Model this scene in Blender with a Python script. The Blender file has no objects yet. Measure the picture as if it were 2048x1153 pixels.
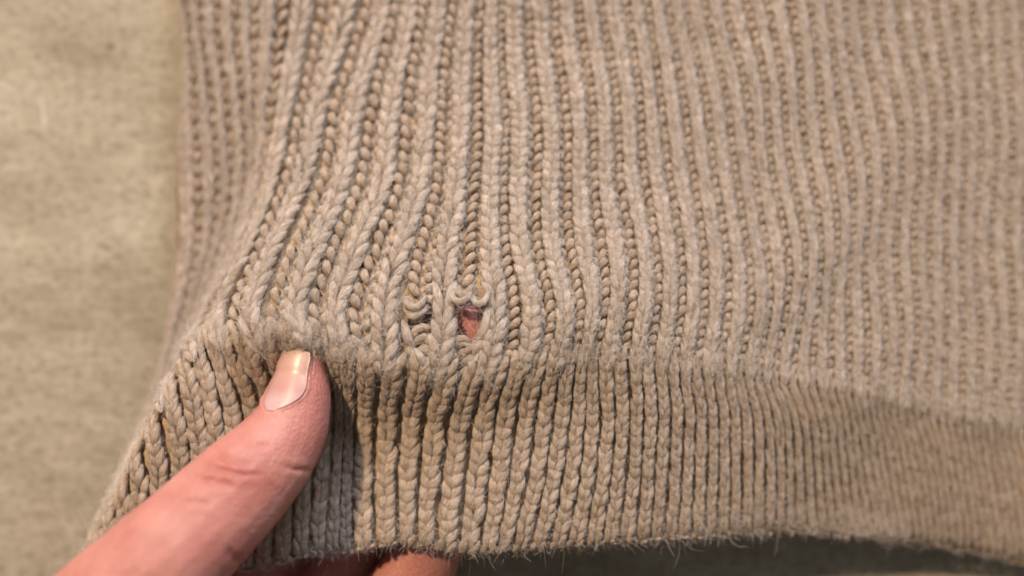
import bpy, bmesh, math, random
import numpy as np
from mathutils import Vector, Matrix
from mathutils.bvhtree import BVHTree

rng = np.random.default_rng(7)
random.seed(7)
S = bpy.context.scene
COL = S.collection

# ------------------------------------------------------------------ camera
CAM_H = 0.30                       # metres above the table
HFOV = math.radians(50.0)
FPX = 1024.0 / math.tan(HFOV / 2)  # focal length in photo pixels (photo 2048 wide)
cam_d = bpy.data.cameras.new("camera")
cam = bpy.data.objects.new("camera", cam_d)
COL.objects.link(cam)
cam.location = (0, 0, CAM_H)
cam_d.sensor_width = 36.0
cam_d.angle = HFOV
cam_d.clip_start = 0.005
cam_d.clip_end = 20.0
cam_d.dof.use_dof = True
cam_d.dof.focus_distance = 0.2535
cam_d.dof.aperture_fstop = 3.2
S.camera = cam

# ------------------------------------------------------------------ light
S.view_settings.view_transform = 'Standard'
S.view_settings.look = 'None'
S.view_settings.exposure = 0.0
S.view_settings.gamma = 1.0
S.cycles.use_denoising = True
S.cycles.max_bounces = 8
S.cycles_curves.shape = 'RIBBONS'
world = bpy.data.worlds.new("World")
S.world = world
world.use_nodes = True
wb = world.node_tree.nodes["Background"]
wb.inputs[0].default_value = (0.98, 0.92, 0.87, 1)
wb.inputs[1].default_value = 0.15


def area(name, loc, target, size, power, color):
    l = bpy.data.lights.new(name, 'AREA')
    l.shape = 'DISK'
    l.size = size
    l.energy = power
    l.color = color
    o = bpy.data.objects.new(name, l)
    COL.objects.link(o)
    o.location = loc
    d = Vector(target) - Vector(loc)
    o.rotation_euler = d.to_track_quat('-Z', 'Y').to_euler()
    return o


area("warm_lamp", (-0.86, 1.17, 1.67), (-0.02, 0, 0.03), 0.11, 57.0, (1.0, 0.735, 0.49))
area("window_light", (0.30, 1.10, 0.55), (0, 0, 0.03), 0.60, 20.0, (0.84, 0.88, 1.0))


# ------------------------------------------------------------------ helpers
def P3(px, py, z):
    """photo pixel + height above the table (m) -> world point"""
    d = (CAM_H - np.asarray(z, float)) / FPX
    return np.stack([(np.asarray(px, float) - 1024) * d, (576.5 - np.asarray(py, float)) * d,
                     np.asarray(z, float) + 0 * d], -1)


def to_px(v):
    d = FPX / (CAM_H - v[..., 2])
    return np.stack([1024 + v[..., 0] * d, 576.5 - v[..., 1] * d], -1)


def mesh_obj(name, verts, faces, mat, parent=None, uv=None, attrs=None, smooth=True):
    """faces: (n,4) or (n,3) int array"""
    me = bpy.data.meshes.new(name)
    verts = np.asarray(verts, np.float32)
    faces = np.asarray(faces, np.int32)
    n, k = faces.shape
    me.vertices.add(len(verts))
    me.vertices.foreach_set("co", verts.ravel())
    me.loops.add(n * k)
    me.loops.foreach_set("vertex_index", faces.ravel())
    me.polygons.add(n)
    me.polygons.foreach_set("loop_start", np.arange(0, n * k, k, dtype=np.int32))
    me.polygons.foreach_set("use_smooth", np.full(n, smooth, bool))
    if uv is not None:
        l = me.uv_layers.new(name="UVMap")
        l.data.foreach_set("uv", np.asarray(uv, np.float32).ravel())
    for an, av in (attrs or {}).items():
        a = me.attributes.new(an, 'FLOAT', 'POINT')
        a.data.foreach_set("value", np.asarray(av, np.float32))
    me.update(calc_edges=True)
    me.validate()
    o = bpy.data.objects.new(name, me)
    COL.objects.link(o)
    if mat:
        me.materials.append(mat)
    if parent:
        o.parent = parent
    return o


def new_mat(name):
    m = bpy.data.materials.new(name)
    m.use_nodes = True
    nt = m.node_tree
    b = nt.nodes["Principled BSDF"]
    return m, nt, b, nt.nodes.new, nt.links.new


def ramp(nt, stops):
    r = nt.nodes.new("ShaderNodeValToRGB")
    e = r.color_ramp.elements
    while len(e) < len(stops):
        e.new(0.5)
    for i, (p, c) in enumerate(stops):
        e[i].position = p
        e[i].color = (*c, 1)
    return r


def mixc(nt, fac, a, b, mode='MIX'):
    n = nt.nodes.new("ShaderNodeMix")
    n.data_type = 'RGBA'
    n.blend_type = mode
    for sock, val in ((n.inputs[0], fac), (n.inputs[6], a), (n.inputs[7], b)):
        if hasattr(val, 'is_linked'):
            nt.links.new(val, sock)
        elif isinstance(val, (int, float)):
            sock.default_value = val
        else:
            sock.default_value = (*val, 1)
    return n.outputs[2]


# ------------------------------------------------------------------ materials
def yarn_material():
    m, nt, b, N, L = new_mat("heather_yarn")
    uv = N("ShaderNodeUVMap"); uv.uv_map = "UVMap"
    mp = N("ShaderNodeMapping")
    mp.inputs["Scale"].default_value = (8.0, 1.6, 1.0)
    L(uv.outputs[0], mp.inputs[0])
    nz = N("ShaderNodeTexNoise")
    nz.inputs["Scale"].default_value = 2.7
    nz.inputs["Detail"].default_value = 5
    nz.inputs["Roughness"].default_value = 0.7
    L(mp.outputs[0], nz.inputs["Vector"])
    tc = N("ShaderNodeTexCoord")
    hz = N("ShaderNodeTexNoise"); hz.inputs["Scale"].default_value = 420; hz.inputs["Detail"].default_value = 3
    L(tc.outputs["Object"], hz.inputs["Vector"])
    fib = ramp(nt, [(0.31, (0.23, 0.155, 0.100)), (0.43, (0.47, 0.350, 0.250)), (0.56, (0.585, 0.460, 0.342)), (0.70, (0.78, 0.67, 0.54))])
    L(nz.outputs[0], fib.inputs[0])
    wear = N("ShaderNodeAttribute"); wear.attribute_name = "wear"
    rnd = N("ShaderNodeAttribute"); rnd.attribute_name = "rnd"
    grey = ramp(nt, [(0.31, (0.32, 0.25, 0.205)), (0.43, (0.56, 0.48, 0.412)), (0.56, (0.67, 0.59, 0.52)), (0.70, (0.83, 0.77, 0.70))])
    L(nz.outputs[0], grey.inputs[0])
    c1 = mixc(nt, wear.outputs["Fac"], fib.outputs[0], grey.outputs[0])
    rr = ramp(nt, [(0.0, (0.84, 0.83, 0.81)), (1.0, (1.08, 1.07, 1.06))])
    L(rnd.outputs["Fac"], rr.inputs[0])
    c2 = mixc(nt, 1.0, c1, rr.outputs[0], 'MULTIPLY')
    hr_ = ramp(nt, [(0.35, (0.84, 0.80, 0.76)), (0.5, (1, 1, 1)), (0.65, (1.08, 1.09, 1.11))])
    L(hz.outputs[0], hr_.inputs[0])
    c2 = mixc(nt, 1.0, c2, hr_.outputs[0], 'MULTIPLY')
    L(c2, b.inputs["Base Color"])
    b.inputs["Roughness"].default_value = 0.85
    b.inputs["Specular IOR Level"].default_value = 0.2
    b.inputs["Sheen Weight"].default_value = 0.25
    b.inputs["Sheen Roughness"].default_value = 0.5
    b.inputs["Sheen Tint"].default_value = (0.9, 0.85, 0.8, 1)
    bp = N("ShaderNodeBump")
    bp.inputs["Strength"].default_value = 1.0
    bp.inputs["Distance"].default_value = 0.0010
    L(nz.outputs[0], bp.inputs["Height"])
    L(bp.outputs[0], b.inputs["Normal"])
    return m


def fuzz_material():
    m, nt, b, N, L = new_mat("wool_fuzz")
    hi = N("ShaderNodeHairInfo")
    r = ramp(nt, [(0.0, (0.22, 0.16, 0.11)), (0.16, (0.34, 0.26, 0.19)), (0.24, (0.56, 0.48, 0.40)), (0.6, (0.68, 0.61, 0.54)), (1.0, (0.82, 0.77, 0.72))])
    L(hi.outputs["Random"], r.inputs[0])
    L(r.outputs[0], b.inputs["Base Color"])
    b.inputs["Roughness"].default_value = 0.7
    b.inputs["Specular IOR Level"].default_value = 0.25
    return m


def backing_material():
    m, nt, b, N, L = new_mat("yarn_backing")
    tc = N("ShaderNodeTexCoord")
    nz = N("ShaderNodeTexNoise"); nz.inputs["Scale"].default_value = 900
    L(tc.outputs["Object"], nz.inputs["Vector"])
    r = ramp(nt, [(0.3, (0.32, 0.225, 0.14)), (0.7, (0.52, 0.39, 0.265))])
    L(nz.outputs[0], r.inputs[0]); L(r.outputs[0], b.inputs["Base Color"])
    b.inputs["Roughness"].default_value = 0.95
    b.inputs["Specular IOR Level"].default_value = 0.1
    return m


def table_material():
    m, nt, b, N, L = new_mat("pale_board")
    tc = N("ShaderNodeTexCoord")
    P = tc.outputs["Object"]

    def noise(scale, sx, sy, detail=5, rough=0.6, off=0.0):
        mp = N("ShaderNodeMapping")
        mp.inputs["Scale"].default_value = (sx, sy, 1)
        mp.inputs["Location"].default_value = (off, off * 1.7, 0)
        L(P, mp.inputs[0])
        n = N("ShaderNodeTexNoise")
        n.inputs["Scale"].default_value = scale
        n.inputs["Detail"].default_value = detail
        n.inputs["Roughness"].default_value = rough
        L(mp.outputs[0], n.inputs["Vector"])
        return n.outputs[0]

    big = noise(22, 0.7, 1.5, 4, 0.6)
    r = ramp(nt, [(0.32, (0.25, 0.217, 0.160)), (0.52, (0.352, 0.316, 0.247)), (0.72, (0.43, 0.395, 0.322))])
    L(big, r.inputs[0])
    streak = noise(150, 0.42, 1.4, 5, 0.7, 3.1)
    r2 = ramp(nt, [(0.36, (0.84, 0.82, 0.79)), (0.54, (1, 1, 1)), (0.70, (1.09, 1.09, 1.10))])
    L(streak, r2.inputs[0])
    c = mixc(nt, 1.0, r.outputs[0], r2.outputs[0], 'MULTIPLY')
    fine = noise(480, 0.8, 1.1, 4, 0.75, 8.2)
    r3 = ramp(nt, [(0.36, (0.62, 0.60, 0.56)), (0.48, (1, 1, 1)), (0.56, (1, 1, 1)), (0.68, (1.28, 1.28, 1.28))])
    L(fine, r3.inputs[0])
    c = mixc(nt, 1.0, c, r3.outputs[0], 'MULTIPLY')
    # whitish rubbed patches
    pale = noise(60, 1.2, 0.8, 4, 0.7, 5.5)
    r4 = ramp(nt, [(0.60, (0, 0, 0)), (0.74, (1, 1, 1))])
    L(pale, r4.inputs[0])
    k = N("ShaderNodeMath"); k.operation = 'MULTIPLY'; k.inputs[1].default_value = 0.35
    L(r4.outputs[0], k.inputs[0])
    c = mixc(nt, k.outputs[0], c, (0.60, 0.55, 0.46))
    # a few dark nicks and a pale scratch at their own places on the board
    wob = N("ShaderNodeTexNoise"); wob.inputs["Scale"].default_value = 500
    L(P, wob.inputs["Vector"])
    height = None
    for (px, py, rx, ry, rot, colr, amt) in (
            (221, 93, 12, 7, -10, (0.10, 0.085, 0.06), 0.85), (272, 141, 9, 5, 10, (0.20, 0.15, 0.09), 0.6),
            (212, 496, 22, 6, 22, (0.13, 0.11, 0.08), 0.75), (236, 515, 12, 5, -8, (0.10, 0.10, 0.09), 0.7),
            (312, 331, 11, 5, 10, (0.2, 0.17, 0.12), 0.55), (87, 232, 5, 42, -6, (0.62, 0.58, 0.52), 0.55),
            (270, 455, 32, 4, 2, (0.22, 0.18, 0.11), 0.4), (60, 403, 70, 3, 0, (0.24, 0.19, 0.11), 0.45),
            (290, 204, 80, 3, 1, (0.24, 0.19, 0.11), 0.35), (95, 575, 18, 4, 40, (0.2, 0.17, 0.12), 0.4),
            (315, 362, 16, 16, 0, (0.55, 0.50, 0.43), 0.35), (240, 450, 20, 18, 0, (0.55, 0.50, 0.43), 0.3)):
        p = P3(px, py, 0.0)
        s = CAM_H / FPX
        mp = N("ShaderNodeMapping"); mp.vector_type = 'TEXTURE'
        mp.inputs["Location"].default_value = (p[0], p[1], 0)
        mp.inputs["Rotation"].default_value = (0, 0, math.radians(-rot))
        mp.inputs["Scale"].default_value = (rx * s, ry * s, 1)
        L(P, mp.inputs[0])
        ln = N("ShaderNodeVectorMath"); ln.operation = 'LENGTH'
        L(mp.outputs[0], ln.inputs[0])
        ad = N("ShaderNodeMath"); ad.operation = 'MULTIPLY_ADD'
        L(wob.outputs[0], ad.inputs[0]); ad.inputs[1].default_value = 1.3
        L(ln.outputs["Value"], ad.inputs[2])
        mr = N("ShaderNodeMapRange"); mr.interpolation_type = 'SMOOTHSTEP'
        mr.inputs[1].default_value = 1.75; mr.inputs[2].default_value = 1.0
        mr.inputs[3].default_value = 0.0; mr.inputs[4].default_value = amt
        L(ad.outputs[0], mr.inputs[0])
        c = mixc(nt, mr.outputs[0], c, colr)
    L(c, b.inputs["Base Color"])
    b.inputs["Roughness"].default_value = 0.62
    b.inputs["Specular IOR Level"].default_value = 0.3
    bp = N("ShaderNodeBump"); bp.inputs["Strength"].default_value = 0.35; bp.inputs["Distance"].default_value = 0.0006
    L(streak, bp.inputs["Height"]); L(bp.outputs[0], b.inputs["Normal"])
    return m


def skin_material():
    m, nt, b, N, L = new_mat("skin")
    tc = N("ShaderNodeTexCoord")
    nz = N("ShaderNodeTexNoise"); nz.inputs["Scale"].default_value = 110; nz.inputs["Detail"].default_value = 4
    L(tc.outputs["Object"], nz.inputs["Vector"])
    r = ramp(nt, [(0.28, (0.40, 0.155, 0.130)), (0.50, (0.465, 0.202, 0.170)), (0.72, (0.53, 0.252, 0.214))])
    L(nz.outputs[0], r.inputs[0])
    red = N("ShaderNodeAttribute"); red.attribute_name = "flush_shade"
    c = mixc(nt, red.outputs["Fac"], r.outputs[0], (0.36, 0.095, 0.072))  # reddened skin, plus the shade painted on the thumb's right flank
    L(c, b.inputs["Base Color"])
    b.inputs["Roughness"].default_value = 0.46
    b.inputs["Specular IOR Level"].default_value = 0.42
    b.inputs["Subsurface Weight"].default_value = 0.45
    b.inputs["Subsurface Radius"].default_value = (1.0, 0.35, 0.2)
    b.inputs["Subsurface Scale"].default_value = 0.0022
    f = N("ShaderNodeTexVoronoi"); f.inputs["Scale"].default_value = 1500; f.feature = 'DISTANCE_TO_EDGE'
    mp = N("ShaderNodeMapping"); mp.inputs["Rotation"].default_value = (0, 0, 0.7); mp.inputs["Scale"].default_value = (1, 0.45, 1)
    L(tc.outputs["Object"], mp.inputs[0]); L(mp.outputs[0], f.inputs["Vector"])
    nz2 = N("ShaderNodeTexNoise"); nz2.inputs["Scale"].default_value = 900; nz2.inputs["Detail"].default_value = 3
    L(tc.outputs["Object"], nz2.inputs["Vector"])
    ad = N("ShaderNodeMath"); ad.operation = 'ADD'
    L(f.outputs["Distance"], ad.inputs[0]); L(nz2.outputs[0], ad.inputs[1])
    bp = N("ShaderNodeBump"); bp.inputs["Strength"].default_value = 0.55; bp.inputs["Distance"].default_value = 0.0004
    L(ad.outputs[0], bp.inputs["Height"]); L(bp.outputs[0], b.inputs["Normal"])
    return m


def nail_material():
    m, nt, b, N, L = new_mat("nail")
    uv = N("ShaderNodeUVMap"); uv.uv_map = "UVMap"
    sp = N("ShaderNodeSeparateXYZ"); L(uv.outputs[0], sp.inputs[0])
    r = ramp(nt, [(0.0, (0.52, 0.33, 0.32)), (0.18, (0.54, 0.36, 0.35)), (0.36, (0.47, 0.26, 0.24)),
                  (0.62, (0.50, 0.30, 0.25)), (0.80, (0.52, 0.33, 0.265)), (0.92, (0.53, 0.35, 0.285)), (1.0, (0.56, 0.41, 0.34))])
    L(sp.outputs[1], r.inputs[0])
    L(r.outputs[0], b.inputs["Base Color"])
    b.inputs["Roughness"].default_value = 0.34
    b.inputs["Specular IOR Level"].default_value = 0.5
    b.inputs["Subsurface Weight"].default_value = 0.25
    b.inputs["Subsurface Radius"].default_value = (1.0, 0.4, 0.3)
    b.inputs["Subsurface Scale"].default_value = 0.001
    mp = N("ShaderNodeMapping"); mp.inputs["Scale"].default_value = (26, 1.2, 1); L(uv.outputs[0], mp.inputs[0])
    nz = N("ShaderNodeTexNoise"); nz.inputs["Scale"].default_value = 1.0; L(mp.outputs[0], nz.inputs["Vector"])
    bp = N("ShaderNodeBump"); bp.inputs["Strength"].default_value = 0.12; bp.inputs["Distance"].default_value = 0.0003
    L(nz.outputs[0], bp.inputs["Height"]); L(bp.outputs[0], b.inputs["Normal"])
    return m


M_YARN, M_FUZZ, M_BACK = yarn_material(), fuzz_material(), backing_material()
M_TABLE, M_SKIN, M_NAIL = table_material(), skin_material(), nail_material()

# ------------------------------------------------------------------ table
tb = mesh_obj("tabletop", [(-0.6, -0.45, 0), (0.6, -0.45, 0), (0.6, 0.6, 0), (-0.6, 0.6, 0)], [(0, 1, 2, 3)], M_TABLE, smooth=False)
tb["kind"] = "structure"
tb["label"] = "pale beige board surface with faint streaks and dark nicks under the sweater"

# ------------------------------------------------------------------ sweater surface
# control net: one chain per knitted column; stations = above frame, 40, 200, 350, 500, 620, hem border, mid hem, hem edge
cm = 0.01
LEFT = [
    [(470, -220, .30), (470, 40, .30), (470, 200, .30), (470, 350, .32), (455, 500, .36), (430, 760, .5), (390, 1080, 1.3), (395, 1090, 1.3), (400, 1110, 1.3)],
    [(395, -220, .30), (392, 40, .30), (392, 200, .32), (392, 350, .34), (378, 530, .4), (345, 785, .6), (300, 1100, 1.7), (302, 1105, 1.7), (305, 1122, 1.7)],
    [(362, -220, .52), (366, 40, .52), (366, 200, .55), (366, 350, .6), (352, 530, .7), (308, 790, .95), (215, 1120, 2.3), (216, 1126, 2.3), (217, 1132, 2.3)],
    [(368, -220, .80), (376, 40, .80), (392, 200, .85), (402, 350, .95), (384, 530, 1.05), (318, 790, 1.2), (186, 1108, 2.7), (184, 1116, 2.75), (180, 1128, 2.7)],
    [(395, -220, .95), (399, 40, .95), (426, 200, 1.05), (438, 350, 1.15), (408, 530, 1.25), (322, 788, 1.4), (192, 1072, 2.95), (190, 1093, 3.05), (184, 1122, 2.9)],
    [(438, -220, 1.1), (432, 40, 1.1), (457, 200, 1.2), (462, 350, 1.3), (428, 530, 1.45), (334, 800, 1.6), (241, 980, 3.35), (238, 1040, 3.55), (230, 1114, 3.3)],
    [(478, -220, 1.2), (471, 40, 1.25), (489, 200, 1.4), (492, 350, 1.5), (452, 530, 1.65), (350, 785, 1.9), (292, 868, 3.85), (303, 980, 3.95), (292, 1112, 3.6)],
    [(520, -220, 1.35), (510, 40, 1.4), (516, 200, 1.6), (508, 350, 1.75), (455, 535, 1.95), (363, 726, 2.15), (360, 752, 4.15), (386, 930, 4.2), (362, 1108, 3.8)],
    [(585, -220, 1.45), (563, 40, 1.6), (547, 200, 1.95), (526, 350, 2.25), (488, 495, 2.75), (414, 645, 2.9), (409, 680, 4.2), (451, 868, 4.3), (440, 1106, 3.8)],
    [(680, -220, 1.5), (643, 40, 1.8), (606, 200, 2.3), (573, 350, 2.85), (514, 500, 3.5), (470, 615, 4.25), (472, 690, 4.6), (530, 850, 3.95), (515, 1112, 3.5)],
]
XS = """727 678 647 584 547 556 598 590|785 750 723 670 633 645 672 656|842 820 801 754 715 712 719 709|902 889 873 848 826 815 806 794
957 955 945 945 937 922 902 869|1010 1014 1012 1023 1031 1018 993 957|1070 1076 1082 1088 1101 1095 1072 1025|1123 1133 1144 1150 1162 1158 1139 1101
1172 1186 1197 1210 1212 1205 1198 1175|1216 1235 1248 1267 1269 1262 1256 1242|1263 1282 1297 1316 1322 1311 1311 1303|1303 1326 1345 1366 1371 1358 1364 1358
1345 1371 1392 1413 1415 1402 1413 1411|1381 1415 1436 1458 1460 1447 1458 1460|1421 1455 1479 1498 1504 1487 1504 1508|1460 1496 1517 1534 1540 1525 1546 1555
1504 1536 1553 1574 1576 1557 1582 1597|1540 1572 1589 1606 1610 1593 1620 1640|1585 1610 1625 1640 1642 1629 1655 1678|1621 1650 1663 1674 1672 1663 1690 1712
1659 1688 1701 1705 1705 1695 1722 1745|1695 1724 1735 1737 1739 1729 1755 1777|1731 1760 1769 1767 1771 1760 1785 1806|1769 1796 1801 1799 1801 1792 1815 1836
1807 1828 1835 1833 1833 1826 1846 1866|1841 1862 1866 1862 1862 1858 1876 1896|1877 1896 1898 1896 1894 1892 1906 1926|1913 1928 1930 1928 1926 1926 1938 1957
1949 1960 1962 1955 1960 1957 1968 1988|1985 1991 1994 1987 1989 1989 2000 2020|2019 2023 2025 2021 2021 2021 2032 2052"""
rows = [[float(v) for v in r.split()] for r in XS.replace("\n", "|").split("|")]
for k in range(1, 8):
    rows.append([v + 33.5 for v in rows[-1]])
ZX = [560, 715, 925, 1095, 1262, 1487, 1760, 2030, 2300]          # border x -> heights at the stations (cm)
ZT = np.array([
    [1.6, 2.0, 2.6, 3.3, 4.2, 4.85, 5.12, 3.85, 3.7],
    [1.7, 2.2, 2.8, 3.4, 4.2, 4.85, 4.92, 3.90, 3.8],
    [1.7, 2.2, 2.8, 3.45, 4.25, 4.75, 4.80, 4.20, 4.0],
    [1.7, 2.2, 2.75, 3.35, 4.1, 4.6, 4.65, 4.25, 4.0],
    [1.6, 2.1, 2.6, 3.1, 3.75, 4.2, 4.3, 4.0, 3.7],
    [1.5, 1.9, 2.2, 2.5, 2.9, 3.2, 3.35, 3.15, 2.8],
    [1.2, 1.4, 1.6, 1.75, 1.95, 2.1, 2.15, 2.0, 1.65],
    [.9, 1.0, 1.1, 1.15, 1.25, 1.3, 1.35, 1.25, .95],
    [1.0, 1.0, 1.0, 1.0, 1.0, 1.0, 1.0, .95, .6]])
BX = [(547, 672), (645, 686), (712, 722), (815, 737), (922, 748), (1018, 737), (1095, 728), (1160, 722), (1205, 719), (1262, 723), (1358, 732),
      (1447, 740), (1525, 750), (1593, 761), (1700, 778), (1800, 803), (1900, 828), (2000, 845), (2100, 853), (2300, 865)]
EX = [(500, 1099), (560, 1089), (690, 1078), (760, 1064), (800, 1060), (900, 1073), (960, 1078), (1100, 1068), (1250, 1058), (1400, 1048), (1500, 1040), (1600, 1039), (1700, 1047), (1800, 1060), (1900, 1075), (2000, 1094), (2048, 1107), (2300, 1167)]
chains = [np.array(c, float) for c in LEFT]
for r in rows:
    x = [2 * r[0] - r[1] + 0.3 * (r[0] - r[1])] + r
    bx = r[5]
    z = [np.interp(bx, ZX, ZT[:, k]) for k in range(9)]
    by = np.interp(bx, *zip(*BX)); ey = np.interp(r[7], *zip(*EX))
    hi = max(0.0, by - 745)
    y = [-220, 40, 200, 350, 500, 620 + 0.45 * hi, by, by + 0.36 * (ey - by), ey]
    chains.append(np.stack([x, y, z], -1))
NET = np.stack([np.concatenate([P3(c[:, 0], c[:, 1], c[:, 2] * cm)]) for c in chains])      # (nc, 9, 3)
# hem edge turns under
T_end = NET[:, 8] - NET[:, 7]
T_end /= np.linalg.norm(T_end, axis=1, keepdims=True)
U1 = NET[:, 8] + T_end * 0.0012 + np.array([0, 0, -0.0030])
U2 = NET[:, 8] - T_end * 0.0060 + np.array([0, 0, -0.0052])
U3 = NET[:, 8] - T_end * 0.0140 + np.array([0, 0, -0.0055])
NET = np.concatenate([NET, U1[:, None], U2[:, None], U3[:, None]], 1)
NC, NS = NET.shape[:2]
SUB = 24


def cr(P, t):
    """Catmull-Rom along axis 0 of P at float positions t"""
    n = P.shape[0]
    t = np.clip(t, 0, n - 1.0001)
    i = np.floor(t).astype(int)
    f = (t - i)[(...,) + (None,) * (P.ndim - 1)]
    g = lambda k: P[np.clip(i + k, 0, n - 1)]
    p0, p1, p2, p3 = g(-1), g(0), g(1), g(2)
    return 0.5 * (2 * p1 + (p2 - p0) * f + (2 * p0 - 5 * p1 + 4 * p2 - p3) * f * f + (3 * p1 - p0 - 3 * p2 + p3) * f ** 3)


sfine = np.arange(0, (NS - 1) * SUB + 1) / SUB
FINE = np.transpose(cr(np.transpose(NET, (1, 0, 2)), sfine), (1, 0, 2))      # (nc, nfine, 3)
IB = 6 * SUB        # border
IE = 8 * SUB        # hem edge
# gentle handling waves so that the columns are not ruler-straight
wob = np.zeros(FINE.shape[:2])
cc, ss = np.meshgrid(np.arange(NC), sfine, indexing='ij')
for k in range(7):
    wob += rng.normal() * 0.00022 * np.sin(cc * rng.uniform(.2, .9) + ss * rng.uniform(1.0, 3.2) + rng.uniform(0, 6))
FINE[:, :, 0] += wob
FINE[:, :, 2] += np.roll(wob, 5, 1) * 0.8 * (cc > 5)


def surf(w):
    """curve of the surface at column position w -> (nfine,3) points and dS/dw"""
    p = cr(FINE, np.array([w]))[0]
    d = (cr(FINE, np.array([min(w + .08, NC - 1.01)]))[0] - cr(FINE, np.array([max(w - .08, 0)]))[0]) / .16
    return p, d


PITCH_W = [0, 5, 9, 11, 12, 13, 14, 15, 20, 28, 40, 50]
PITCH_V = [.34, .36, .37, .37, .34, .30, .275, .262, .25, .235, .22, .22]
HOLE = np.array([(903, 668), (905, 650), (912, 638), (925, 622), (945, 611), (958, 618), (953, 638), (942, 660), (922, 668)], float)


def in_poly(p, poly):
    x, y = p[..., 0], p[..., 1]
    r = np.zeros(x.shape, bool)
    n = len(poly)
    for i in range(n):
        x1, y1 = poly[i]; x2, y2 = poly[(i + 1) % n]
        c = ((y1 > y) != (y2 > y)) & (x < (x2 - x1) * (y - y1) / (y2 - y1 + 1e-12) + x1)
        r ^= c
    return r


CUTS = ([(884, 604), (972, 602), (974, 684), (884, 686)], [(812, 632), (868, 630), (866, 694), (818, 696)])
NR, NSIDE = 9, 8
A = np.array([0, .05, .16, .30, .46, .62, .78, .92, 1.0])
TH = np.arange(NSIDE) * 2 * math.pi / NSIDE


def tube_faces(n, nr=NR, ns=NSIDE):
    i = np.arange(nr - 1)[:, None]; j = np.arange(ns)[None]
    q = np.stack([i * ns + j, i * ns + (j + 1) % ns, (i + 1) * ns + (j + 1) % ns, (i + 1) * ns + j], -1).reshape(-1, 4)
    u = np.stack([j + 0 * i, j + 1 + 0 * i, j + 1 + 0 * i, j + 0 * i], -1).reshape(-1, 4) / ns
    v = np.stack([i + 0 * j, i + 0 * j, i + 1 + 0 * j, i + 1 + 0 * j], -1).reshape(-1, 4) / (nr - 1)
    f = (q[None] + (np.arange(n) * nr * ns)[:, None, None]).reshape(-1, 4)
    return f, u, v


def tubes(cent, side, nrm, rad, flat=1.0):
    """cent (n,NR,3); side, nrm (n,NR,3) section axes; rad (n,NR) -> verts"""
    ring = (np.cos(TH)[None, None, :, None] * side[:, :, None] + flat * np.sin(TH)[None, None, :, None] * nrm[:, :, None])
    return cent[:, :, None] + ring * rad[:, :, None, None]


FUZZ_ROOT, FUZZ_DIR, FUZZ_T, FUZZ_LEN = [], [], [], []


def add_fuzz(cent, side, nrm, tang, rad, per, length, up=0.9):
    n = len(cent)
    m = int(n * per)
    if m == 0:
        return
    k = rng.integers(0, n, m); a = rng.integers(1, NR - 1, m)
    th = rng.uniform(-0.15 * math.pi, 1.15 * math.pi, m)
    d = np.cos(th)[:, None] * side[k, a] + np.sin(th)[:, None] * nrm[k, a]
    FUZZ_ROOT.append(cent[k, a] + d * rad[k, a][:, None] * 0.9)
    FUZZ_DIR.append(d * up + rng.normal(0, .35, (m, 3)))
    FUZZ_T.append(tang[k, a] * np.where(rng.random(m) < .5, 1, -1)[:, None])
    FUZZ_LEN.append(length * rng.lognormal(0, .45, m))


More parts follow.
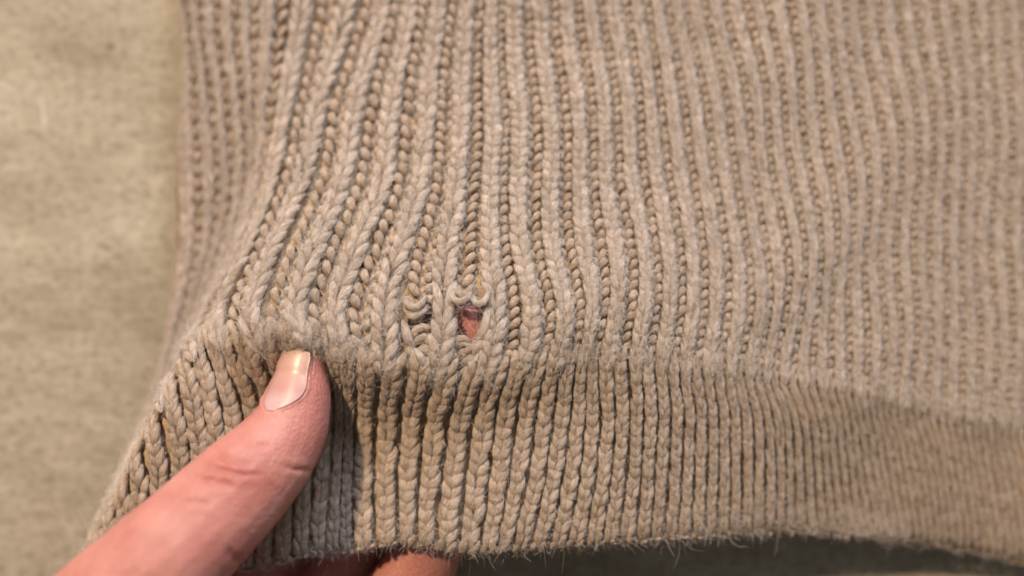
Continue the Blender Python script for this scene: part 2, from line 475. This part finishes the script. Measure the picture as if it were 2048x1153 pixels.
def build_column(name, parent, w, x_off, dirn, i0, i1, pitch, legs, phase=0.0, keep=None, stretch=None):
    """knit one column: legs = list of dict(x0,x1,len,n0,bulge,R,wear,fuzz,flen) in column-width units; dirn -1: from the border up, +1: down"""
    p, d = surf(w)
    idx = np.arange(i0, i1 + dirn, dirn)
    pts, dw = p[idx], d[idx]
    seg = np.linalg.norm(np.diff(pts, axis=0), axis=1)
    L = np.concatenate([[0], np.cumsum(seg)])
    pos = [phase * pitch]
    while pos[-1] < L[-1]:
        q = pos[-1]
        f = 1.0
        if stretch is not None:
            py = to_px(np.array([np.interp(q, L, pts[:, k]) for k in range(3)])[None])[0, 1]
            f = stretch(py)
        pos.append(q + pitch * f * rng.normal(1, .035))
    pos = np.array(pos[:-1])
    n = len(pos)
    P0 = np.stack([np.interp(pos, L, pts[:, k]) for k in range(3)], -1)
    Ud = np.stack([np.interp(pos, L, dw[:, k]) for k in range(3)], -1)
    e = pitch * 0.9
    T = np.stack([np.interp(pos + e, L, pts[:, k]) - np.interp(pos - e, L, pts[:, k]) for k in range(3)], -1) * (-dirn)
    T /= np.linalg.norm(T, axis=1, keepdims=True) + 1e-12
    W = np.linalg.norm(Ud, axis=1)
    U = Ud / (W[:, None] + 1e-12)
    Nn = np.cross(U, T); Nn /= np.linalg.norm(Nn, axis=1, keepdims=True) + 1e-12
    U = np.cross(T, Nn)
    W = np.clip(W, .0022, .0125)
    local = np.gradient(pos) if n > 2 else np.full(n, pitch)
    ok = np.ones(n, bool) if keep is None else keep(to_px(P0))
    V, WE, RN, UVO = [], [], [], []
    for lg in legs:
        sel = np.where(ok)[0]
        m = len(sel)
        if m == 0:
            continue
        Wm = W[sel]; pl = local[sel]
        R = np.minimum(lg['R'], lg.get('Rw', .2) * Wm) * rng.normal(1, .07, m)
        jx = rng.normal(0, .02, m); jt = rng.normal(0, .05, m); jn = rng.normal(0, .00010, m)
        a = A[None]
        s = a ** 0.85
        bow = lg.get('bow', 0.0) * np.sin(math.pi * a)
        x = (lg['x0'] + (lg['x1'] - lg['x0']) * s + bow + jx[:, None] + x_off) * Wm[:, None]
        v = ((a - .5) * lg['len'] + jt[:, None] + lg.get('v', 0)) * pl[:, None]
        nn = lg['n0'] + jn[:, None] + lg['bulge'] * np.sin(math.pi * np.clip(a * .92 + .06, 0, 1)) + lg.get('tilt', 0) * (a - .5)
        nn = nn * np.minimum(1, Wm / .0045)[:, None]
        c = P0[sel][:, None] + x[..., None] * U[sel][:, None] + v[..., None] * T[sel][:, None] + nn[..., None] * Nn[sel][:, None]
        tg = np.gradient(c, axis=1); tg /= np.linalg.norm(tg, axis=2, keepdims=True)
        sd = np.cross(tg, np.broadcast_to(Nn[sel][:, None], tg.shape)); sd /= np.linalg.norm(sd, axis=2, keepdims=True)
        nr = np.cross(sd, tg)
        prof = np.clip(np.sin(math.pi * A), 0.0015, 1) ** 0.55
        rad = R[:, None] * prof[None]
        V.append(tubes(c, sd, nr, rad, lg.get('flat', .85)).reshape(-1, 3))
        we = lg['wear'] * (0.30 + 0.70 * np.clip(np.sin(TH) * .8 + lg.get('side', 0) * np.cos(TH) * .5 + .3, 0, 1))[None, None] * rng.uniform(.75, 1.1, m)[:, None, None]
        WE.append(np.broadcast_to(we, (m, NR, NSIDE)).ravel())
        RN.append(np.repeat(rng.random(m), NR * NSIDE))
        UVO.append(rng.uniform(0, 40, (m, 2)))
        if lg['fuzz'] > 0:
            add_fuzz(c, sd, nr, tg, rad, lg['fuzz'], lg['flen'])
    if not V:
        return None
    V = np.concatenate(V); nt = len(V) // (NR * NSIDE)
    f, u, v = tube_faces(nt)
    UVO = np.concatenate(UVO)
    tw = 0.55
    uu = (u + v * tw)[None] + UVO[:, 0, None, None]
    vv = v[None] + UVO[:, 1, None, None]
    uv = np.stack([uu, vv], -1).reshape(-1, 2)
    return mesh_obj(name, V, f, M_YARN, parent, uv, {"wear": np.concatenate(WE), "rnd": np.concatenate(RN)})


sweater = bpy.data.objects.new("sweater", None)
COL.objects.link(sweater)
sweater["label"] = "beige ribbed knit sweater with a small hole above its hem"
sweater["category"] = "sweater"


def sheet(name, i0, i1, depth, hole):
    cols = np.arange(0, (NC - 1) * 10 + 1) / 10.0
    G = cr(FINE, np.clip(cols, 0, NC - 1.001))[:, i0:i1 + 1]
    du = np.gradient(G, axis=0); dv = -np.gradient(G, axis=1)
    n = np.cross(du, dv); n /= np.linalg.norm(n, axis=2, keepdims=True) + 1e-12
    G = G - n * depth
    a, b_ = G.shape[:2]
    i = np.arange(a - 1)[:, None]; j = np.arange(b_ - 1)[None]
    f = np.stack([i * b_ + j, i * b_ + j + 1, (i + 1) * b_ + j + 1, (i + 1) * b_ + j], -1).reshape(-1, 4)
    V = G.reshape(-1, 3)
    if hole:
        for cut in CUTS:
            f = f[~in_poly(to_px(V[f].mean(1)), np.array(cut, float))]
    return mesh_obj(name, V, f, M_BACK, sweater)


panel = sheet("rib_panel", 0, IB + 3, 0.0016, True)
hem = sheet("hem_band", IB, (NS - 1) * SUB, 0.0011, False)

hole_c = HOLE.mean(0)


def keep_ridge(px):
    return ~in_poly(px, HOLE)


def keep_bead_hole(px):
    return ~((px[:, 1] > 588) & (px[:, 1] < 684))


def keep_bead_gap(px):
    return ~((px[:, 1] > 628) & (px[:, 1] < 668))


for c in range(0, NC - 1):
    pitch = np.interp(c + .3, PITCH_W, PITCH_V) * cm
    soft = np.interp(c, [5, 9, 12, 15, 20], [1, 1.25, 1.15, 1.0, 1.0])
    blur = 1.0 if 7 <= c <= 24 else 0.55
    ro = np.interp(c, [13, 14, 15, 16], [.52, .50, .34, .30]); bo = np.interp(c, [13, 14, 15, 16], [.04, .02, -.08, -.10])
    ll = np.interp(c, [7, 9, 14, 18, 24], [2.5, 1.8, 1.9, 2.3, 2.7])
    puff = np.interp(c, [7, 9, 13, 17], [1.1, 1.06, 1.04, 1.0]); fl = np.interp(c, [7, 9, 14, 18], [.66, .84, .84, .70])
    legs = [dict(x0=-.015, x1=-.205, len=ll, n0=-.0001, bulge=.0010, R=.00108 * puff, Rw=.140, flat=fl, wear=.70, side=-.3, fuzz=60 * blur, flen=.0014 * soft),
            dict(x0=.015, x1=.205, len=ll, n0=-.0001, bulge=.0010, R=.00112 * puff, Rw=.150, flat=fl, wear=1.0, side=.5, fuzz=85 * blur, flen=.0016 * soft)]
    st = None
    if c == 13:
        st = lambda py: 1.55 if 575 < py < 690 else 1.0
    build_column("knit_rib", panel, c + ro, 0, -1, IB, 0, pitch, legs, .1, keep_ridge if c in (13, 14) else None, st)
    nb = np.interp(c, [6, 10, 19, 26], [.35, 1.0, 1.0, .6])
    if 9 <= c <= 13:      # stretched part: open ladder, beads lean the other way and loops bridge to the next rib
        beads = [dict(x0=.05, x1=-.14, len=1.15, n0=-.0010, bulge=.0009, R=.00112, Rw=.15, wear=.12, fuzz=14, flen=.0012, bow=-.03),
                 dict(x0=.13, x1=.33, len=.62, n0=-.0009, bulge=.0006, R=.00120, Rw=.15, wear=.95, fuzz=45, flen=.0016, v=.25, side=.3)]
    else:
        beads = [dict(x0=-.15, x1=.09, len=1.18, n0=-.0011 * nb, bulge=.0009, R=.00098, Rw=.15, wear=.08, fuzz=12 * blur, flen=.0011, bow=.03),
                 dict(x0=-.16, x1=-.38, len=1.0, n0=-.0014 * nb, bulge=.0007, R=.00095, Rw=.14, wear=.3, fuzz=14 * blur, flen=.0012, v=.3)]
    kb = keep_bead_hole if c == 14 else keep_bead_gap if c == 13 else None
    build_column("purl_column", panel, c + bo if c else 0.06, 0, -1, IB, 0, pitch, beads, .3, kb)

for c in range(0, NC - 1):
    for off in (.22, .72):
        pitch = np.interp(c, [0, 9, 14, 20, 30, 45], [.25, .27, .265, .25, .215, .20]) * cm
        hr = np.interp(c, [18, 28], [.135, .095]); hl = np.interp(c, [18, 28], [2.2, 3.2])
        hR = np.interp(c, [8, 10, 15, 18], [.00110, .00124, .00122, .00108])
        wf = .5
        blur = 1.0 if 4 <= c <= 24 else 0.5
        legs = [dict(x0=-.008, x1=-hr * 1.12, len=hl, n0=-.0001, bulge=.0008, R=hR, Rw=hr * .84, flat=.80, wear=.20, side=-.4, fuzz=16 * blur, flen=.0011),
                dict(x0=.008, x1=hr * 1.12, len=hl, n0=-.0001, bulge=.0008, R=hR, Rw=hr * .84, flat=.80, wear=.45, side=.4, fuzz=20 * blur, flen=.0011)]
        build_column("hem_rib", hem, c + off, 0, 1, IB - 2, 9 * SUB + 14, pitch, legs, 0.0)

# ------------------------------------------------------------------ broken loops round the hole
def yarn_strand(pts_px, r, wear, name="broken_loop", parent=None, fuzz=60, flen=.0021):
    """a short length of loose yarn through (px,py,z_cm) points"""
    q = np.array([P3(x, y, z * cm) for x, y, z in pts_px])
    t = A * (len(q) - 1.001)
    c = cr(q, t)[None]
    tg = np.gradient(c, axis=1); tg /= np.linalg.norm(tg, axis=2, keepdims=True)
    up = np.broadcast_to(np.array([0, 0, 1.0]), tg.shape)
    sd = np.cross(tg, up); sd /= np.linalg.norm(sd, axis=2, keepdims=True) + 1e-9
    nr = np.cross(sd, tg)
    prof = np.clip(np.sin(math.pi * A), 0.0015, 1) ** 0.4
    rad = (r * prof)[None]
    V = tubes(c, sd, nr, rad, .95).reshape(-1, 3)
    f, u, v = tube_faces(1)
    uv = np.stack([u + v * .6 + rng.uniform(0, 30), v + rng.uniform(0, 30)], -1).reshape(-1, 2)
    k = len(V)
    add_fuzz(c, sd, nr, tg, rad, fuzz, flen)
    return (V, f, uv, np.full(k, wear), np.full(k, rng.random()))


def join_strands(name, parent, ss_, ):
    off = 0; V, F, UV, WE, RN = [], [], [], [], []
    for v, f, uv, we, rn in ss_:
        V.append(v); F.append(f + off); UV.append(uv); WE.append(we); RN.append(rn); off += len(v)
    return mesh_obj(name, np.concatenate(V), np.concatenate(F), M_YARN, parent, np.concatenate(UV),
                    {"wear": np.concatenate(WE), "rnd": np.concatenate(RN)})


loops = [
    ([(899, 580, 4.65), (909, 601, 4.90), (929, 602, 4.95), (944, 582, 4.70)], .00092, .6),
    ([(943, 590, 4.70), (953, 608, 4.93), (969, 604, 4.97), (979, 582, 4.75)], .00094, .9),
    ([(910, 574, 4.6), (918, 588, 4.80), (934, 588, 4.80), (944, 570, 4.6)], .00090, .2),
    ([(902, 698, 4.62), (910, 682, 4.84), (930, 679, 4.86), (943, 695, 4.66)], .00095, .15),
    ([(898, 710, 4.60), (909, 691, 4.82), (930, 688, 4.84), (946, 704, 4.66)], .00100, .3),
    ([(908, 724, 4.58), (917, 707, 4.78), (934, 703, 4.80), (950, 716, 4.66)], .00095, .4),
    ([(955, 694, 4.75), (965, 670, 4.94), (972, 646, 4.98), (974, 618, 4.85)], .00110, 1.0),
    ([(940, 712, 4.75), (953, 698, 4.90), (964, 686, 4.92), (972, 672, 4.8)], .00105, .6),
    ([(934, 734, 4.7), (946, 723, 4.85), (957, 712, 4.85), (965, 700, 4.7)], .00100, .6),
    ([(912, 742, 4.5), (919, 733, 4.68), (932, 734, 4.68), (940, 744, 4.5)], .00085, .2),
    ([(910, 756, 4.5), (919, 749, 4.66), (932, 751, 4.66), (940, 760, 4.5)], .00085, .2),
]
for (pts, r, we) in loops:
    join_strands("broken_loop", panel, [yarn_strand(pts, r, we)])
loose = [
    ([(806, 592, 4.70), (817, 612, 4.93), (838, 614, 4.97), (853, 592, 4.75)], .00098, .35),
    ([(808, 612, 4.68), (822, 632, 4.90), (840, 628, 4.92), (856, 610, 4.75)], .00105, .6),
    ([(818, 690, 4.66), (828, 666, 4.86), (848, 655, 4.90), (864, 664, 4.75)], .00110, .1),
    ([(822, 706, 4.66), (833, 684, 4.86), (850, 674, 4.90), (864, 684, 4.75)], .00105, .15),
    ([(806, 640, 4.75), (811, 660, 4.93), (818, 682, 4.97), (832, 700, 4.80)], .00110, .7),
    ([(826, 726, 4.65), (836, 707, 4.82), (850, 695, 4.85), (862, 700, 4.7)], .00100, .25),
    ([(820, 696, 4.8), (836, 708, 5.02), (846, 724, 5.06), (848, 744, 4.90)], .00095, 1.0),
]
for (pts, r, we) in loose:
    join_strands("loose_loop", panel, [yarn_strand(pts, r, we)])

# hem edge hairs and the felted lip above the thumb get longer fibres
def edge_fuzz(i_idx, w0, w1, m, length, jit, dvec):
    w = rng.uniform(w0, w1, m)
    ii = np.clip(i_idx + rng.integers(-jit, jit + 1, m), 0, FINE.shape[1] - 1)
    wf = np.floor(w).astype(int); fr = (w - wf)[:, None]
    p = FINE[wf, ii] * (1 - fr) + FINE[np.minimum(wf + 1, NC - 1), ii] * fr
    FUZZ_ROOT.append(p + np.array([0, 0, .0012]) * rng.uniform(-1, 1, (m, 1)))
    FUZZ_DIR.append(np.array(dvec)[None] + rng.normal(0, .6, (m, 3)))
    FUZZ_T.append(rng.normal(0, 1, (m, 3)))
    FUZZ_LEN.append(length * rng.lognormal(0, .5, m))


edge_fuzz(IE + 4, 8, 32, 22000, .0008, 10, (0, -.5, .2))
edge_fuzz(IE + 4, 10, 28, 40, .0018, 6, (0.1, -.7, .2))
edge_fuzz(IB - 2, 9.2, 12.2, 6000, .0010, 8, (0, -.5, .8))
edge_fuzz(IB - 1, 11.5, 17, 1800, .0010, 8, (0, -.2, .9))
edge_fuzz(IB - 30, 9, 24, 250, .0024, 60, (0, -.1, .9))


def make_fuzz():
    root = np.concatenate(FUZZ_ROOT); d = np.concatenate(FUZZ_DIR); t = np.concatenate(FUZZ_T); ln = np.concatenate(FUZZ_LEN)
    n = len(root)
    d /= np.linalg.norm(d, axis=1, keepdims=True)
    NPT = 7
    a = np.linspace(0, 1, NPT)
    lay = rng.uniform(.3, 1.5, n)
    curl = rng.normal(0, .55, (n, 3))
    c2, ph, fr = rng.normal(0, .16, (n, 3)), rng.uniform(0, 6.3, n), rng.uniform(4, 9, n)
    pts = np.empty((n, NPT, 3))
    for k, x in enumerate(a):
        v = d * (x - .62 * x * x)[..., None] + (t * lay[:, None]) * (x * x * .8 + .3 * x) + curl * x * x
        v = v + c2 * (np.sin(fr * x + ph) - np.sin(ph))[:, None]
        pts[:, k] = root + v * (ln * .75)[:, None]
    cu = bpy.data.hair_curves.new("fuzz")
    cu.add_curves([NPT] * n)
    cu.attributes["position"].data.foreach_set("vector", pts.astype(np.float32).ravel())
    ra = cu.attributes.get("radius") or cu.attributes.new("radius", 'FLOAT', 'POINT')
    rv = np.repeat(rng.uniform(.000010, .000022, n), NPT) * np.tile([1, 1, 1, .95, .85, .7, .3], n)
    ra.data.foreach_set("value", rv.astype(np.float32))
    at = cu.attributes.new("rnd", 'FLOAT', 'CURVE')
    at.data.foreach_set("value", rng.random(n).astype(np.float32))
    cu.materials.append(M_FUZZ)
    o = bpy.data.objects.new("fuzz", cu)
    COL.objects.link(o)
    o.parent = sweater
    o["kind"] = "stuff"
    print("fuzz", n)


make_fuzz()

# ------------------------------------------------------------------ hand
def sweep(bm, spine, flat=0.86, roll=0.0, nseg=20, sub=8):
    """closed rounded limb through (px,py,z_cm,r_cm) points"""
    q = np.array([list(P3(x, y, z * cm)) + [r * cm] for x, y, z, r in spine])
    t = np.linspace(0, len(q) - 1.001, (len(q) - 1) * sub + 1)
    c = cr(q, t)
    ctr, r = c[:, :3], c[:, 3]
    tg = np.gradient(ctr, axis=0); tg /= np.linalg.norm(tg, axis=1, keepdims=True)
    # round both ends
    def cap(p, d, rr):
        out = []
        for k in (0.35, 0.62, 0.82, 0.94, 0.99):
            out.append((p + d * rr * k, rr * math.sqrt(1 - k * k)))
        return out
    head = cap(ctr[0], -tg[0], r[0])[::-1]
    tail = cap(ctr[-1], tg[-1], r[-1])
    C = np.array([h[0] for h in head] + list(ctr) + [h[0] for h in tail])
    R = np.array([h[1] for h in head] + list(r) + [h[1] for h in tail])
    TG = np.concatenate([np.repeat(tg[:1], 5, 0), tg, np.repeat(tg[-1:], 5, 0)])
    up = np.array([math.sin(roll), 0, math.cos(roll)])
    rings = []
    for p, rr, tt in zip(C, R, TG):
        s = np.cross(tt, up); s /= np.linalg.norm(s)
        u = np.cross(s, tt)
        rings.append([bm.verts.new(p + rr * (math.cos(a) * s + flat * math.sin(a) * u)) for a in np.arange(nseg) * 2 * math.pi / nseg])
    for a, b in zip(rings, rings[1:]):
        for j in range(nseg):
            bm.faces.new((a[j], a[(j + 1) % nseg], b[(j + 1) % nseg], b[j]))
    bm.faces.new(rings[0][::-1]); bm.faces.new(rings[-1])
    return ctr, r, tg


THUMB = [(606, 738, 4.72, .56), (601, 775, 4.80, .70), (592, 815, 4.92, .80), (575, 862, 5.10, .905), (535, 918, 5.40, 1.03),
         (470, 985, 5.85, 1.15), (392, 1062, 6.35, 1.21), (300, 1150, 6.8, 1.30), (190, 1270, 6.9, 1.5), (120, 1420, 6.0, 1.9)]
bm = bmesh.new()
sweep(bm, THUMB, .88)
sweep(bm, [(120, 1420, 5.4, 1.9), (330, 1440, 4.2, 1.9), (560, 1330, 3.0, 1.35), (720, 1265, 2.5, 1.05)], .9)
sweep(bm, [(932, 634, 4.00, .58), (928, 704, 3.82, .76), (912, 840, 3.15, .80), (880, 1000, 2.90, .84), (830, 1150, 2.75, .93), (720, 1290, 2.6, 1.05), (520, 1430, 2.8, 1.4)], .9)
sweep(bm, [(858, 668, 3.72, .58), (838, 740, 3.35, .70), (790, 880, 2.6, .80), (730, 1040, 2.0, .86), (660, 1180, 1.8, .92), (560, 1330, 2.2, 1.1), (400, 1460, 3.0, 1.5)], .9)
sweep(bm, [(700, 690, 3.55, .56), (680, 760, 3.0, .68), (630, 900, 2.2, .78), (570, 1060, 1.7, .84), (500, 1220, 1.7, .9), (420, 1360, 2.2, 1.1), (300, 1480, 3.2, 1.5)], .9)
sweep(bm, [(545, 800, 2.9, .48), (520, 880, 2.4, .60), (470, 1010, 1.8, .68), (420, 1150, 1.6, .74), (360, 1290, 1.8, .85), (280, 1420, 2.6, 1.1), (180, 1500, 3.6, 1.5)], .9)
sweep(bm, [(120, 1420, 5.2, 1.9), (250, 1480, 3.8, 2.0), (60, 1650, 4.4, 2.5), (-80, 1900, 4.6, 2.6)], .85)
tmp = bpy.data.meshes.new("hand_tmp"); bm.to_mesh(tmp); bm.free()
to = bpy.data.objects.new("hand_tmp", tmp); COL.objects.link(to)
rm = to.modifiers.new("r", 'REMESH'); rm.mode = 'VOXEL'; rm.voxel_size = 0.00042; rm.use_smooth_shade = True
sm = to.modifiers.new("s", 'SMOOTH'); sm.factor = .5; sm.iterations = 16
dg = bpy.context.evaluated_depsgraph_get()
hm = bpy.data.meshes.new_from_object(to.evaluated_get(dg))
bpy.data.objects.remove(to); bpy.data.meshes.remove(tmp)
hm.name = "hand"
nv = len(hm.vertices)
HV = np.empty(nv * 3, np.float32); hm.vertices.foreach_get("co", HV); HV = HV.reshape(-1, 3).astype(float)
HN = np.empty(nv * 3, np.float32); hm.vertices.foreach_get("normal", HN); HN = HN.reshape(-1, 3).astype(float)
HP = to_px(HV)


def seg_dist(P, line):
    best = np.full(len(P), 1e9); par = np.zeros(len(P)); n = len(line) - 1
    for i in range(n):
        a = np.array(line[i], float); b = np.array(line[i + 1], float)
        t = np.clip(((P - a) @ (b - a)) / ((b - a) @ (b - a)), 0, 1)
        d = np.linalg.norm(P - (a + t[:, None] * (b - a)), axis=1)
        m = d < best
        best[m] = d[m]; par[m] = (i + t[m]) / n
    return best, par


front = (HN[:, 2] > -0.1) & (HV[:, 2] > 4.3 * cm)
flush_shade = np.zeros(nv)
# knuckle creases: a groove with a soft fold beside it
for line, dep, wid in (([(428, 900), (442, 912), (460, 923), (497, 930)], .00042, 6), ([(372, 957), (395, 957), (415, 962), (445, 968), (466, 976)], .00038, 6),
                       ([(536, 966), (552, 982), (566, 998)], .00012, 8), ([(455, 1098), (470, 1118), (490, 1126)], .0003, 8), ([(440, 940), (480, 950), (520, 950)], .0003, 5),
                       ([(405, 930), (430, 938), (470, 944)], .00032, 5), ([(560, 930), (590, 940), (622, 942)], .0003, 5), ([(350, 1000), (390, 1003), (420, 1010)], .00025, 5),
                       ([(480, 880), (510, 893), (540, 893)], .00025, 5)):
    d, t = seg_dist(HP, line)
    amp = np.sin(math.pi * np.clip(t, .02, .98)) ** .5
    g = np.exp(-(d / wid) ** 2) - 0.45 * np.exp(-((d - 2.6 * wid) / (1.6 * wid)) ** 2)
    HV -= HN * (dep * g * amp * front)[:, None]
    flush_shade += front * np.exp(-(d / (2.5 * wid)) ** 2) * amp * .22
# flush: shade painted dark red on the tip's right flank; skin redder round the knuckle
flush_shade += front * .35 * np.exp(-((HP[:, 0] - 645) / 32) ** 2 - ((HP[:, 1] - 850) / 110) ** 2)
flush_shade += front * .22 * np.exp(-((HP[:, 0] - 470) / 90) ** 2 - ((HP[:, 1] - 950) / 60) ** 2)
flush_shade += front * .25 * np.exp(-((HP[:, 0] - 480) / 60) ** 2 - ((HP[:, 1] - 1120) / 50) ** 2)

# nail plate in the frame of the thumb tip
q = np.array([list(P3(x, y, z * cm)) + [r * cm] for x, y, z, r in THUMB])
t = np.linspace(0, 4, 81)
c = cr(q, t)
ax_c, ax_r = c[:, :3], c[:, 3]
ax_t = -np.gradient(ax_c, axis=0); ax_t /= np.linalg.norm(ax_t, axis=1, keepdims=True)
ROLL = math.radians(32)
NB, NTIP = 58, -14         # index of nail base / beyond the tip (extrapolated)
base_c = ax_c[52]; tip_c = ax_c[0]
t_dir = ax_t[20]
side0 = np.cross(np.array([0, 0, 1.0]), t_dir); side0 /= np.linalg.norm(side0)      # to the left of the thumb
up0 = np.cross(t_dir, side0)
D = math.cos(ROLL) * up0 + math.sin(ROLL) * side0          # dorsal direction of the nail
Sd = np.cross(t_dir, D)                                      # towards the right edge
if Sd[0] < 0:
    Sd = -Sd
b_px, t_px = np.array([565, 834]), np.array([600, 692])
a_base = (ax_c[48] - ax_c[0]) @ t_dir
A_TIP = 0.0037
HALF = math.radians(50)


def nail_pt(f, th, lift):
    """f 0 base .. 1 tip, th angle"""
    s = a_base + (A_TIP - a_base) * f
    # axis point at that station
    sa = (ax_c - ax_c[0]) @ t_dir
    if s <= 0:
        k = np.interp(-s, -sa, np.arange(len(sa)))
        i = int(k); u = k - i; i2 = min(i + 1, len(sa) - 1)
        p = ax_c[i] * (1 - u) + ax_c[i2] * u; r = ax_r[i] * (1 - u) + ax_r[i2] * u
    else:
        p = ax_c[0] + t_dir * s; r = ax_r[0]
    r = max(r, .0066 - 0.0006 * f) * 0.965
    p = p + D * (-0.0006 * max(0, f - .6) ** 2 * 6)
    return p + (r + lift) * (math.cos(th) * D * .93 + math.sin(th) * Sd)


nu, nv2 = 26, 30
NVt, NUV = [], []
def nail_half(f):
    return HALF * (1 - max(0, (.50 - f) / .50) ** 2.4 * .88) * (1 - .10 * max(0, (f - .85) / .15) ** 2)
for lift in (.00045, -.00025):
    for iv in range(nv2):
        f = (iv / (nv2 - 1))
        for iu in range(nu):
            x = iu / (nu - 1) * 2 - 1
            e = 1 - abs(x) ** 6 * .35
            ff = f - 0.10 * (x * x if x < 0 else .35 * x * x) * f ** 4      # rounded free edge
            NVt.append(nail_pt(ff, x * nail_half(f), lift * (e if lift > 0 else 1)))
            NUV.append((iu / (nu - 1), f))
NVt = np.array(NVt); NUV = np.array(NUV)
F = []
g = lambda l, v, u: l * nu * nv2 + v * nu + u
for v in range(nv2 - 1):
    for u in range(nu - 1):
        F.append((g(0, v, u), g(0, v, u + 1), g(0, v + 1, u + 1), g(0, v + 1, u)))
        F.append((g(1, v, u), g(1, v + 1, u), g(1, v + 1, u + 1), g(1, v, u + 1)))
for v in range(nv2 - 1):
    for u in (0, nu - 1):
        F.append((g(0, v, u), g(0, v + 1, u), g(1, v + 1, u), g(1, v, u)))
for u in range(nu - 1):
    for v in (0, nv2 - 1):
        F.append((g(0, v, u), g(0, v, u + 1), g(1, v, u + 1), g(1, v, u)))
F = np.array(F)

# bed for the nail: skin under the plate sinks, the folds round it swell
near = np.linalg.norm(HV - ax_c[24], axis=1) < .02
sa = (ax_c - ax_c[0]) @ t_dir
rel = HV - ax_c[0]
s_v = rel @ t_dir
f_v = (s_v - a_base) / (A_TIP - a_base)
kk = np.clip(np.interp(-np.clip(s_v, sa.min(), 0), -sa, np.arange(len(sa))), 0, len(sa) - 1)
axp = np.stack([np.interp(kk, np.arange(len(sa)), ax_c[:, k]) for k in range(3)], -1)
rr = HV - axp
th_v = np.arctan2(rr @ Sd, (rr @ D) / .93)
half_v = np.array([nail_half(min(max(f, 0), 1)) for f in f_v])
# signed distance-ish (m) outside the nail outline
dx = (np.abs(th_v) - half_v) * .0075
dy = -f_v * abs(A_TIP - a_base)
sd_ = np.where(f_v > 0, dx, np.where(dx > 0, np.hypot(np.maximum(dx, 0), np.maximum(dy, 0)), dy))
sdm = np.maximum(dx, dy)
inside = 1 / (1 + np.exp(sdm / .00016))
swell = np.exp(-((sdm - .0007) / .0006) ** 2) * (f_v < .75)
HV += HN * (near * (-.00055 * inside + .00032 * swell))[:, None]

hm.vertices.foreach_set("co", HV.astype(np.float32).ravel())
at = hm.attributes.new("flush_shade", 'FLOAT', 'POINT'); at.data.foreach_set("value", np.clip(flush_shade, 0, 1).astype(np.float32))
hm.materials.clear(); hm.materials.append(M_SKIN)
hm.polygons.foreach_set("use_smooth", np.ones(len(hm.polygons), bool))
hm.update()
hand = bpy.data.objects.new("hand", hm); COL.objects.link(hand)
hand["label"] = "bare hand pinching the sweater hem with the thumb in front and fingers behind"
hand["category"] = "hand"
nl = mesh_obj("thumbnail", NVt, F, M_NAIL, hand, NUV[F].reshape(-1, 2))
print("tris", sum(len(o.data.polygons) * 2 for o in S.objects if o.type == 'MESH'))
